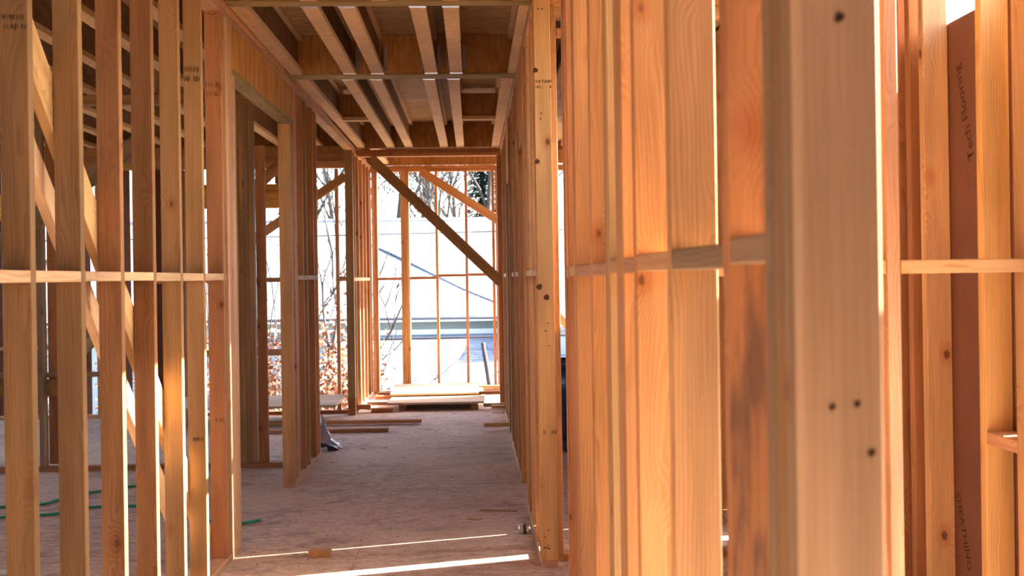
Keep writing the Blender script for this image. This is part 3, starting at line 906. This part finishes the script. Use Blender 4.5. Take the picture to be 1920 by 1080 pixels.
# offcut lying in the foreground: a split wedge of 2x4
V = [(-.064, -.034, 0), (.060, -.030, 0), (.062, .036, 0), (-.058, .034, 0), (-.068, -.012, .036), (.058, -.030, .030), (.060, .036, .034), (-.060, .034, .038), (-.020, -.036, .010), (.020, -.034, .022)]
F = [(0, 3, 2, 1), (4, 9, 5, 6), (4, 6, 7), (0, 8, 4), (8, 9, 4), (8, 1, 5), (8, 5, 9), (0, 1, 8), (1, 2, 6, 5), (2, 3, 7, 6), (3, 0, 4, 7)]
o = meshobj('wood_scrap', V, F, 'lumber')
o.location = (-0.885, 5.83, 0.0005)
o.rotation_euler = (0, 0, R(6))
o.color = (*TAN, 1)
tag(o, 'split wooden offcut lying on the passage floor in the foreground', 'wood scrap')

# crushed drink can by the end post
can = empty('crushed_can', (0.290, 6.22, 0.0))
tag(can, 'crushed shiny metal can on the floor by the right end post', 'can')
bm = bmesh.new()
rings = []
for i in range(9):
    t = i / 8
    ring = []
    rr = 0.031 * (0.80 if i in (0, 8) else 1.0)
    for k in range(16):
        a = 2 * math.pi * k / 16
        w_ = rr * (1 + 0.16 * math.sin(3 * a + 5 * t) * math.sin(math.pi * t))
        ring.append(bm.verts.new((0.290 - 0.036 + 0.072 * t, 6.22 + w_ * math.cos(a) * 0.9, 0.029 + w_ * math.sin(a) * 0.85)))
    rings.append(ring)
for r0, r1 in zip(rings, rings[1:]):
    for k in range(16):
        bm.faces.new((r0[k], r0[(k + 1) % 16], r1[(k + 1) % 16], r1[k]))
bm.faces.new(rings[0]); bm.faces.new(rings[-1])
bmobj('can_body', bm, 'can', can)
bm = bmesh.new()
rings = []
for i in range(4):
    t = 0.38 + 0.09 * i
    ring = []
    for k in range(16):
        a = 2 * math.pi * k / 16
        w_ = 0.0318 * (1 + 0.16 * math.sin(3 * a + 5 * t) * math.sin(math.pi * t))
        ring.append(bm.verts.new((0.290 - 0.036 + 0.072 * t, 6.22 + w_ * math.cos(a) * 0.9, 0.029 + w_ * math.sin(a) * 0.85)))
    rings.append(ring)
for r0, r1 in zip(rings, rings[1:]):
    for k in range(16):
        bm.faces.new((r0[k], r0[(k + 1) % 16], r1[(k + 1) % 16], r1[k]))
bmobj('can_label', bm, 'candark', can)

# crumpled sheeting and a dark bag edge past the end of the left wall
bag = empty('plastic_sheeting', (-1.42, 9.55, 0.0))
tag(bag, 'crumpled bluish plastic sheeting on the floor past the left wall end', 'sheeting')
bm = bmesh.new()
rnd = random.Random(4)
prof = [(0.0, 0.30), (0.10, 0.27), (0.22, 0.20), (0.34, 0.10), (0.46, 0.05), (0.60, 0.012)]
grid = []
for i in range(15):
    row = []
    for j in range(17):
        a = 2 * math.pi * i / 15
        t = j / 16
        rr = 0.02 + 0.20 * t ** 1.5
        zz = 0.27 * (1 - t) ** 1.25 + 0.022
        k = 1 + rnd.uniform(-0.16, 0.16) + 0.16 * math.sin(4 * a + 7 * t)
        row.append(bm.verts.new((-1.42 + rr * k * math.cos(a) * 0.72, 9.55 + rr * k * math.sin(a) * 0.7, max(0.004, zz * (1 + rnd.uniform(-0.12, 0.12))) if j < 16 else 0.002)))
    grid.append(row)
for i in range(15):
    for j in range(16):
        bm.faces.new((grid[i][j], grid[(i + 1) % 15][j], grid[(i + 1) % 15][j + 1], grid[i][j + 1]))
bm.faces.new([grid[i][0] for i in range(15)])
bmobj('film', bm, 'plastic', bag)
bm = bmesh.new()
pts = [(-1.50, 9.40), (-1.30, 9.39), (-1.255, 9.43), (-1.29, 9.50), (-1.40, 9.56), (-1.52, 9.56)]
lo = [bm.verts.new((x, y, 0.002)) for x, y in pts]
hi = [bm.verts.new((x, y, z)) for (x, y), z in zip(pts, (0.075, 0.045, 0.012, 0.03, 0.09, 0.10))]
for k in range(6):
    bm.faces.new((lo[k], lo[(k + 1) % 6], hi[(k + 1) % 6], hi[k]))
bm.faces.new(hi); bm.faces.new(lo[::-1])
bmobj('folded_edge', bm, 'navy', bag, smooth=False)

# navy bin seen through the slot right of the end post
bn = empty('plastic_bin', (0.95, 9.15, 0.0))
tag(bn, 'navy plastic bin standing behind the gap beside the passage end post', 'bin')
def lathe(prof, seg=28, c=(0, 0, 0)):
    bm = bmesh.new()
    rings = [[bm.verts.new((c[0] + r_ * math.cos(2 * math.pi * k / seg), c[1] + r_ * math.sin(2 * math.pi * k / seg), c[2] + z)) for k in range(seg)] for r_, z in prof]
    for r0, r1 in zip(rings, rings[1:]):
        for k in range(seg):
            bm.faces.new((r0[k], r0[(k + 1) % seg], r1[(k + 1) % seg], r1[k]))
    bm.faces.new(rings[0][::-1])
    bm.faces.new(rings[-1])
    return bm
bmobj('bin_body', lathe([(0.17, 0.0), (0.185, 0.02), (0.19, 0.25), (0.205, 0.27), (0.21, 0.50), (0.225, 0.52), (0.235, 0.76), (0.22, 0.76), (0.19, 0.10)], c=(0.95, 9.15, 0.001)), 'navy', bn)
bmobj('bin_rim', lathe([(0.236, 0.755), (0.262, 0.765), (0.266, 0.80), (0.245, 0.82), (0.222, 0.80), (0.222, 0.77)], c=(0.95, 9.15, 0.001)), 'navy', bn)
for s in (-1, 1):
    bm = bmesh.new()
    tube(bm, [Vector((0.95 + s * 0.24, 9.10, 0.70)), Vector((0.95 + s * 0.285, 9.11, 0.71)), Vector((0.95 + s * 0.285, 9.19, 0.71)), Vector((0.95 + s * 0.24, 9.20, 0.70))], [0.012] * 4, 8)
    bmobj('handle', bm, 'navy', bn)

# green cord
def cord(pts, label, r_=0.009):
    cu = []
    P = [Vector((x, y, 0.010 + (z if len(q) > 2 else 0))) for q in pts for x, y, z in [(*q, 0)[:3]]]
    for i in range(len(P) - 1):
        p0, p1, p2, p3 = P[max(i - 1, 0)], P[i], P[i + 1], P[min(i + 2, len(P) - 1)]
        for k in range(6):
            t = k / 6
            cu.append(0.5 * ((2 * p1) + (p2 - p0) * t + (2 * p0 - 5 * p1 + 4 * p2 - p3) * t * t + (3 * p1 - p0 - 3 * p2 + p3) * t ** 3))
    cu.append(P[-1])
    bm = bmesh.new()
    tube(bm, cu, [r_] * len(cu), 8)
    return tag(bmobj('green_cord', bm, 'green'), label, 'cord')
cord([(-4.0, 7.10), (-3.33, 7.28), (-3.07, 7.34), (-3.0, 7.47), (-2.88, 7.68), (-2.65, 7.90), (-2.42, 7.93), (-2.27, 7.84), (-2.15, 7.60), (-1.9, 7.3)], 'green cord looping over the left room floor, upper strand behind the studs')
cord([(-4.1, 6.85), (-3.2, 6.95), (-2.92, 7.00), (-2.82, 7.04), (-2.70, 7.187), (-2.57, 7.223), (-2.42, 7.224), (-2.09, 7.09), (-1.75, 6.75), (-1.56, 6.62), (-1.40, 6.70)], 'green cord whose end reaches out past the left doorway jamb')

tag(loose('paper_scrap', 'white paper scrap lying in the sun behind the first two left studs', 'paper', (-2.62, -2.42), (5.62, 5.72), (0.001, 0.003), (1, 1, 1), R(12), 'paper', bev=0.0))
tag(loose('wood_strip', 'thin splinter of wood on the floor before the right end post', 'wood scrap', (0.02, 0.28), (6.84, 6.852), (0.0005, 0.006), BROWN, R(-14), bev=0.001))
tag(loose('wood_strip', 'tiny dark stick on the passage floor in the foreground', 'wood scrap', (-0.06, 0.035), (6.60, 6.608), (0.0005, 0.006), BROWN, R(-8), bev=0.001))

# sawdust, chips and splinters: too many to count
rnd = random.Random(9)
V, F = [], []
for i in range(800):
    x, yy = rnd.uniform(-3.4, 0.33), rnd.uniform(4.8, 13.6)
    if -1.46 < x < -1.37 or (yy > 11.8 and x < -1.3):
        continue
    ln, wd, h, a = rnd.uniform(0.003, 0.014), rnd.uniform(0.0015, 0.004), rnd.uniform(0.001, 0.004), rnd.uniform(0, math.pi)
    if rnd.random() < 0.04:
        ln *= 2.5
    ca, sa = math.cos(a), math.sin(a)
    k = len(V)
    for dz in (0.0004, h):
        for ux, uy in ((-ln, -wd), (ln, -wd * 0.6), (ln, wd), (-ln, wd * 0.7)):
            V.append((x + ux * ca - uy * sa, yy + ux * sa + uy * ca, dz))
    F += [(k + 4, k + 5, k + 6, k + 7), (k, k + 1, k + 5, k + 4), (k + 1, k + 2, k + 6, k + 5), (k + 2, k + 3, k + 7, k + 6), (k + 3, k, k + 4, k + 7)]
o = meshobj('sawdust', V, F, 'chips')
tag(o, 'wood chips and sawdust scattered over the subfloor', 'sawdust', kind='stuff')

# ------------------------------------------------------------------ outdoors
GZ = -3.6
g = meshobj('ground', [(-80, 2, GZ), (80, 2, GZ), (80, 140, GZ + 3), (-80, 140, GZ + 3)], [(0, 1, 2, 3)], 'ground')
tag(g, 'leaf-strewn ground falling away behind the house', kind='structure')
g2 = meshobj('ground', [(-80, -60, GZ), (80, -60, GZ), (80, 2, GZ), (-80, 2, GZ)], [(0, 1, 2, 3)], 'ground')
tag(g2, 'bare ground around the unfinished house', kind='structure')

house = empty('neighbour_house', (-4, 30, GZ))
tag(house, 'neighbouring house with pale shingled roofs and white trim beyond the far opening', 'house')
def roof_tabs(name, p00, du, dv, nu, nv, w_, e_, seed, cut=None):
    """Shingle tabs laid course over course from the eave (p00) up the slope: each a thin tilted slab."""
    rnd = random.Random(seed)
    du, dv = Vector(du).normalized(), Vector(dv).normalized()
    nn = du.cross(dv).normalized()
    V, F = [], []
    for j in range(nv):
        x = -rnd.uniform(0, w_)
        while x < nu * w_:
            ww = w_ * rnd.uniform(0.75, 1.25)
            if cut is None or cut(x + ww / 2, j * e_):
                a = Vector(p00) + du * x + dv * (j * e_)
                l_, h = e_ * 1.25, rnd.uniform(0.004, 0.014)
                k = len(V)
                for ux, vy, hh in ((0.006, 0, h + 0.012), (ww - 0.006, 0, h + 0.012), (ww - 0.006, l_, 0.006), (0.006, l_, 0.006), (0.006, 0, 0.0), (ww - 0.006, 0, 0.0)):
                    V.append(a + du * ux + dv * vy + nn * hh)
                F += [(k, k + 1, k + 2, k + 3), (k + 4, k + 5, k + 1, k), (k + 4, k, k + 3), (k + 5, k + 2, k + 1)]
            x += ww
    o = meshobj(name, V, F, 'shingle', house)
    o['kind'] = 'stuff'
    return o
def quad(name, pts, mat, thick=0.12):
    pts = [Vector(p) for p in pts]
    n = (pts[1] - pts[0]).cross(pts[3] - pts[0]).normalized() * thick
    V = pts + [p - n for p in pts]
    return meshobj(name, V, [(0, 1, 2, 3), (7, 6, 5, 4), (0, 4, 5, 1), (1, 5, 6, 2), (2, 6, 7, 3), (3, 7, 4, 0)], mat, house)
EY, EZ, RY, RZ = 28.0, 0.50, 36.0, 3.55      # main roof: eave and ridge
quad('roof', [(-16, EY, EZ), (9, EY - 0.2, EZ), (9, RY - 0.2, RZ), (-16, RY, RZ)], 'shingle')
roof_tabs('roof_shingles', (-16, EY - 0.05, EZ + 0.01), (1, -0.008, 0), (0, RY - EY, RZ - EZ), 62, 44, 0.40, 0.195, 5)
bm = bmesh.new()
tube(bm, [Vector((-16, RY, RZ + 0.03)), Vector((9, RY - 0.2, RZ + 0.03))], [0.10, 0.10], 8)
bmobj('ridge_cap', bm, 'shingle', house)
bm = bmesh.new()
tube(bm, [Vector((-3.4, 33.6, 2.70)), Vector((-2.5, 32.5, 2.30)), Vector((-0.28, 29.7, 1.22)), Vector((0.65, 28.7, 0.84))], [0.06, 0.06, 0.06, 0.06], 6)
bmobj('hip_cap', bm, 'gutter', house)
quad('fascia', [(-16, EY - 0.06, EZ - 0.10), (9, EY - 0.26, EZ - 0.10), (9, EY - 0.26, EZ - 0.02), (-16, EY - 0.06, EZ - 0.02)], 'white', 0.04)
bm = bmesh.new()
tube(bm, [Vector((-16, EY - 0.12, EZ - 0.02)), Vector((9, EY - 0.32, EZ - 0.02))], [0.035, 0.035], 6)
bmobj('gutter', bm, 'gutter', house)
quad('soffit', [(-16, EY + 0.55, EZ - 0.11), (9, EY + 0.35, EZ - 0.11), (9, EY - 0.25, EZ - 0.11), (-16, EY - 0.05, EZ - 0.11)], 'white', 0.03)
quad('wall', [(-16, EY + 0.5, GZ), (9, EY + 0.3, GZ), (9, EY + 0.3, EZ - 0.13), (-16, EY + 0.5, EZ - 0.13)], 'siding', 0.2)
# lap siding boards on the part below the windows
for k in range(7):
    quad('siding_board', [(-9.5, EY + 0.44, -0.62 - 0.2 * k - 0.19), (-4.0, EY + 0.40, -0.62 - 0.2 * k - 0.19), (-4.0, EY + 0.44, -0.62 - 0.2 * k), (-9.5, EY + 0.47, -0.62 - 0.2 * k)], 'bluesiding', 0.03)
def house_window(x0, x1, z0, z1, nx, nz):
    y = EY + 0.38
    fr = quad('window_frame', [(x0, y, z0), (x1, y, z0), (x1, y, z1), (x0, y, z1)], 'white', 0.05)
    dx, dz = (x1 - x0 - 0.08) / nx, (z1 - z0 - 0.08) / nz
    for i in range(nx):
        for j in range(nz):
            a, b_, c_, d_ = x0 + 0.04 + dx * i + 0.035, x0 + 0.04 + dx * (i + 1) - 0.035, z0 + 0.04 + dz * j + 0.035, z0 + 0.04 + dz * (j + 1) - 0.035
            V = [(a, y - 0.012, c_), (b_, y - 0.012, c_), (b_, y - 0.012, d_), (a, y - 0.012, d_), (a, y + 0.01, c_), (b_, y + 0.01, c_), (b_, y + 0.01, d_), (a, y + 0.01, d_)]
            meshobj('pane', V, [(0, 1, 2, 3), (7, 6, 5, 4), (0, 4, 5, 1), (1, 5, 6, 2), (2, 6, 7, 3), (3, 7, 4, 0)], 'glass', fr)
house_window(-6.3, -5.0, -0.45, 0.22, 3, 2)
house_window(-4.45, -3.55, -0.25, 0.18, 2, 1)
# lower roof towards the viewer
LY, LZ, LY1, LZ1 = 20.5, -1.55, 28.2, 0.02
quad('lower_roof', [(-3.4, LY, LZ), (8, LY, LZ), (8, LY1, LZ1), (-3.4, LY1, LZ1)], 'shingle')
roof_tabs('lower_roof_shingles', (-3.4, LY - 0.05, LZ + 0.01), (1, 0, 0), (0, LY1 - LY, LZ1 - LZ), 27, 37, 0.42, 0.21, 6)
quad('flashing', [(-3.4, LY1 + 0.05, LZ1 + 0.0), (8, LY1 + 0.05, LZ1 + 0.0), (8, LY1 + 0.07, LZ1 + 0.14), (-3.4, LY1 + 0.07, LZ1 + 0.14)], 'white', 0.03)
quad('roof_end', [(-3.4, LY1, GZ), (-3.4, LY, GZ), (-3.4, LY, LZ - 0.13), (-3.4, LY1, LZ1 - 0.13)], 'siding', 0.1)
quad('porch_wall', [(-3.4, LY + 0.4, GZ), (8, LY + 0.4, GZ), (8, LY + 0.4, LZ - 0.1), (-3.4, LY + 0.4, LZ - 0.1)], 'siding', 0.1)
# unseen side gable added to throw the blue shade on the lower roof
quad('shade_bay_wall', [(1.1, 25.9, -1.2), (4.5, 25.9, -1.2), (4.5, 25.9, 0.30), (1.1, 25.9, 0.30)], 'siding', 2.2)
quad('shade_bay_roof', [(0.95, 25.7, 0.31), (4.6, 25.7, 0.31), (4.6, 28.2, 0.62), (0.95, 28.2, 0.62)], 'shingle', 0.1)
# overhead service wire
bm = bmesh.new()
wp_ = [Vector((-14 + 28 * k / 24, 19.0, 0.42 + 0.16 * ((k - 10) / 14) ** 2 + 0.003 * k)) for k in range(25)]
tube(bm, wp_, [0.024] * 25, 6)
tag(bmobj('power_line', bm, 'gutter'), 'thick dark cable strung low in front of the neighbouring roof', 'cable')
bm = bmesh.new()
tube(bm, [Vector((-14 + 28 * k / 24, 19.4, 2.30 + 0.22 * ((k - 9) / 14) ** 2 + 0.010 * k)) for k in range(25)], [0.012] * 25, 6)
tag(bmobj('power_line', bm, 'gutter'), 'thin wire strung high across the neighbouring roof', 'cable')

def tree(name, label, base, h, r0, seed, spread=0.6, depth=4, group=None, lean=(0, 0), kids=3, rmin=0.012):
    rnd = random.Random(seed)
    t = empty(name, base)
    tag(t, label, 'tree', group)
    bm = bmesh.new()
    bm2 = bmesh.new()
    def grow(p, d, ln, r_, lv, b):
        pts, rad = [p], [r_]
        n = 5
        for i in range(n):
            d = (d + Vector((rnd.uniform(-1, 1), rnd.uniform(-1, 1), rnd.uniform(-0.4, 0.8))) * (0.07 if lv == 0 else 0.2)).normalized()
            p = p + d * ln / n
            pts.append(p.copy())
            rad.append(r_ * (1 - 0.6 * (i + 1) / n))
        tube(b, pts, rad, 6 if lv < 2 else 4)
        if lv < depth:
            for k in range(kids if lv else kids + 3):
                i = rnd.randint(2, n) if lv else rnd.randint(2, n)
                a = rnd.uniform(0, 2 * math.pi)
                nd = (d * rnd.uniform(0.5, 1.0) + Vector((math.cos(a), math.sin(a), rnd.uniform(0.0, 0.7))) * spread).normalized()
                grow(pts[i].copy(), nd, ln * rnd.uniform(0.42, 0.66), max(rad[i] * 0.66, rmin), lv + 1, bm2)
    grow(Vector(base), Vector((lean[0], lean[1], 1)).normalized(), h, r0, 0, bm)
    bmobj('trunk', bm, 'bark', t)
    bmobj('branches', bm2, 'bark', t)['kind'] = 'stuff'
    return t

TG = 'bare trees behind the neighbouring roof'
for i, (x, y_, h, r_, lab) in enumerate(((-10.5, 46, 11, 0.20, 'bare tree on the left behind the neighbouring roof'), (-7.6, 52, 12, 0.2, 'bare tree standing behind the roof above the triple stud'),
                                       (-4.2, 48, 10.5, 0.18, 'bare tree near the middle behind the neighbouring roof'), (-1.9, 43, 10, 0.17, 'forked bare tree under the long diagonal brace end'),
                                       (0.4, 50, 12, 0.2, 'bare tree beside the evergreen behind the roof'), (-5.6, 44, 10, 0.15, 'bare tree rising left of the triple stud behind the roof'), (-3.0, 56, 13, 0.22, 'tall far bare tree over the middle of the roof'), (-0.6, 46, 10, 0.15, 'bare tree rising above the orange brace behind the roof'), (-8.9, 43, 10, 0.15, 'bare tree behind the roof above the left opening'))):
    tree('bare_tree', lab, (x, y_, GZ + 1.2), h, r_, 20 + i, group=TG, depth=4, kids=4, rmin=0.026)
tree('bare_tree', 'slender crooked grey tree outside the left opening', (-2.75, 17.4, GZ), 4.6, 0.075, 41, spread=0.7, depth=3, lean=(0.06, 0), kids=3)
tree('bare_tree', 'grey trunk rising beside the triple stud of the far wall', (-1.60, 17.0, GZ), 3.75, 0.13, 43, depth=0, lean=(0.06, 0))
tree('bare_tree', 'thin grey trunk at the far right of the far opening', (0.50, 17.2, GZ), 4.1, 0.09, 47, depth=0, lean=(0.01, 0))

# evergreen behind the roof on the right
ev = empty('evergreen_tree', (0.6, 56, GZ + 1))
tag(ev, 'blue-green evergreen tree at the upper right of the far opening', 'tree')
bm = bmesh.new()
tube(bm, [Vector((0.6, 56, GZ + 1)), Vector((0.6, 56, GZ + 13))], [0.22, 0.04], 8)
bmobj('trunk', bm, 'bark', ev)
rnd = random.Random(77)
V, F = [], []
for i in range(9000):
    t = rnd.random() ** 0.8
    rr = (1 - t) * 2.9 * math.sqrt(rnd.random()) + 0.1
    a = rnd.uniform(0, 2 * math.pi)
    c_ = Vector((0.6 + rr * math.cos(a), 56 + rr * math.sin(a), GZ + 2.5 + t * 10.6 - rr * 0.25))
    d_ = Vector((math.cos(a), math.sin(a), rnd.uniform(-0.5, 0.2))).normalized()
    s_ = d_.cross(Vector((0, 0, 1))).normalized()
    k = len(V)
    ln = rnd.uniform(0.2, 0.45)
    V += [c_ - s_ * 0.10, c_ + s_ * 0.10, c_ + d_ * ln]
    F += [(k, k + 1, k + 2)]
o = meshobj('needles', V, F, 'needle', ev)
o['kind'] = 'stuff'

def leafy_bush(label, base, rad, h, n, seed, leaf=0.06, group=None, tilt=0.3):
    rnd = random.Random(seed)
    t = empty('oak_bush', base)
    tag(t, label, 'bush', group)
    bm = bmesh.new()
    b = Vector(base)
    tips = []
    for i in range(11):
        a = rnd.uniform(0, 2 * math.pi)
        d = Vector((math.cos(a) * rnd.uniform(0.05, tilt), math.sin(a) * rnd.uniform(0.05, tilt), 1)).normalized()
        p = b.copy()
        pts = [p.copy()]
        for k in range(5):
            d = (d + Vector((rnd.uniform(-.2, .2), rnd.uniform(-.2, .2), rnd.uniform(-.1, .15)))).normalized()
            p = p + d * h / 4.6
            pts.append(p.copy())
        tube(bm, pts, [0.028 * (1 - 0.16 * k) for k in range(6)], 5)
        tips += pts[2:]
    bmobj('stem', bm, 'bark', t)
    V, F = [], []
    for i in range(n):
        c_ = rnd.choice(tips) + Vector((rnd.gauss(0, rad * 0.42), rnd.gauss(0, rad * 0.42), rnd.gauss(0, h * 0.14)))
        d_ = Vector((rnd.uniform(-1, 1), rnd.uniform(-1, 1), rnd.uniform(-1, 0.3))).normalized()
        s_ = d_.orthogonal().normalized()
        s_ = (Matrix.Rotation(rnd.uniform(0, 6.28), 3, d_) @ s_)
        u_ = d_.cross(s_)
        ln = leaf * rnd.uniform(0.7, 1.5)
        k = len(V)
        V += [c_, c_ + d_ * ln * 0.5 + s_ * ln * 0.33 + u_ * ln * 0.12, c_ + d_ * ln, c_ + d_ * ln * 0.5 - s_ * ln * 0.33 + u_ * ln * 0.12]
        F += [(k, k + 1, k + 2), (k, k + 2, k + 3)]
    o = meshobj('leaves', V, F, 'dryleaf', t)
    o['kind'] = 'stuff'
    return t
BG = 'brown-leaved oak bushes outside the left openings'
leafy_bush('brown-leaved oak bush outside the opening left of the passage', (-2.95, 15.9, GZ), 0.6, 3.6, 9500, 51, 0.075, group=BG)
leafy_bush('rusty dry-leaved bush seen low through the left doorway', (-4.0, 16.8, GZ), 0.6, 3.05, 7000, 52, 0.075, group=BG)
leafy_bush('dry-leaved bush farther left behind the left room', (-7.2, 16.5, GZ), 1.0, 3.6, 3600, 53, group=BG)
leafy_bush('sparse brown oak sapling in front of the neighbouring roof', (-4.4, 18.8, GZ), 1.2, 6.0, 900, 54, leaf=0.07, group=BG)
for i, (x, y_) in enumerate(((-13, 24), (-22, 26), (-10.5, 21))):
    tree('bare_tree', ('bare tree far left outside the left room', 'bare tree behind the far left studs', 'nearer bare tree outside the left room windows')[i], (x, y_, GZ), 8, 0.15, 60 + i, depth=3, group='bare trees left of the house')
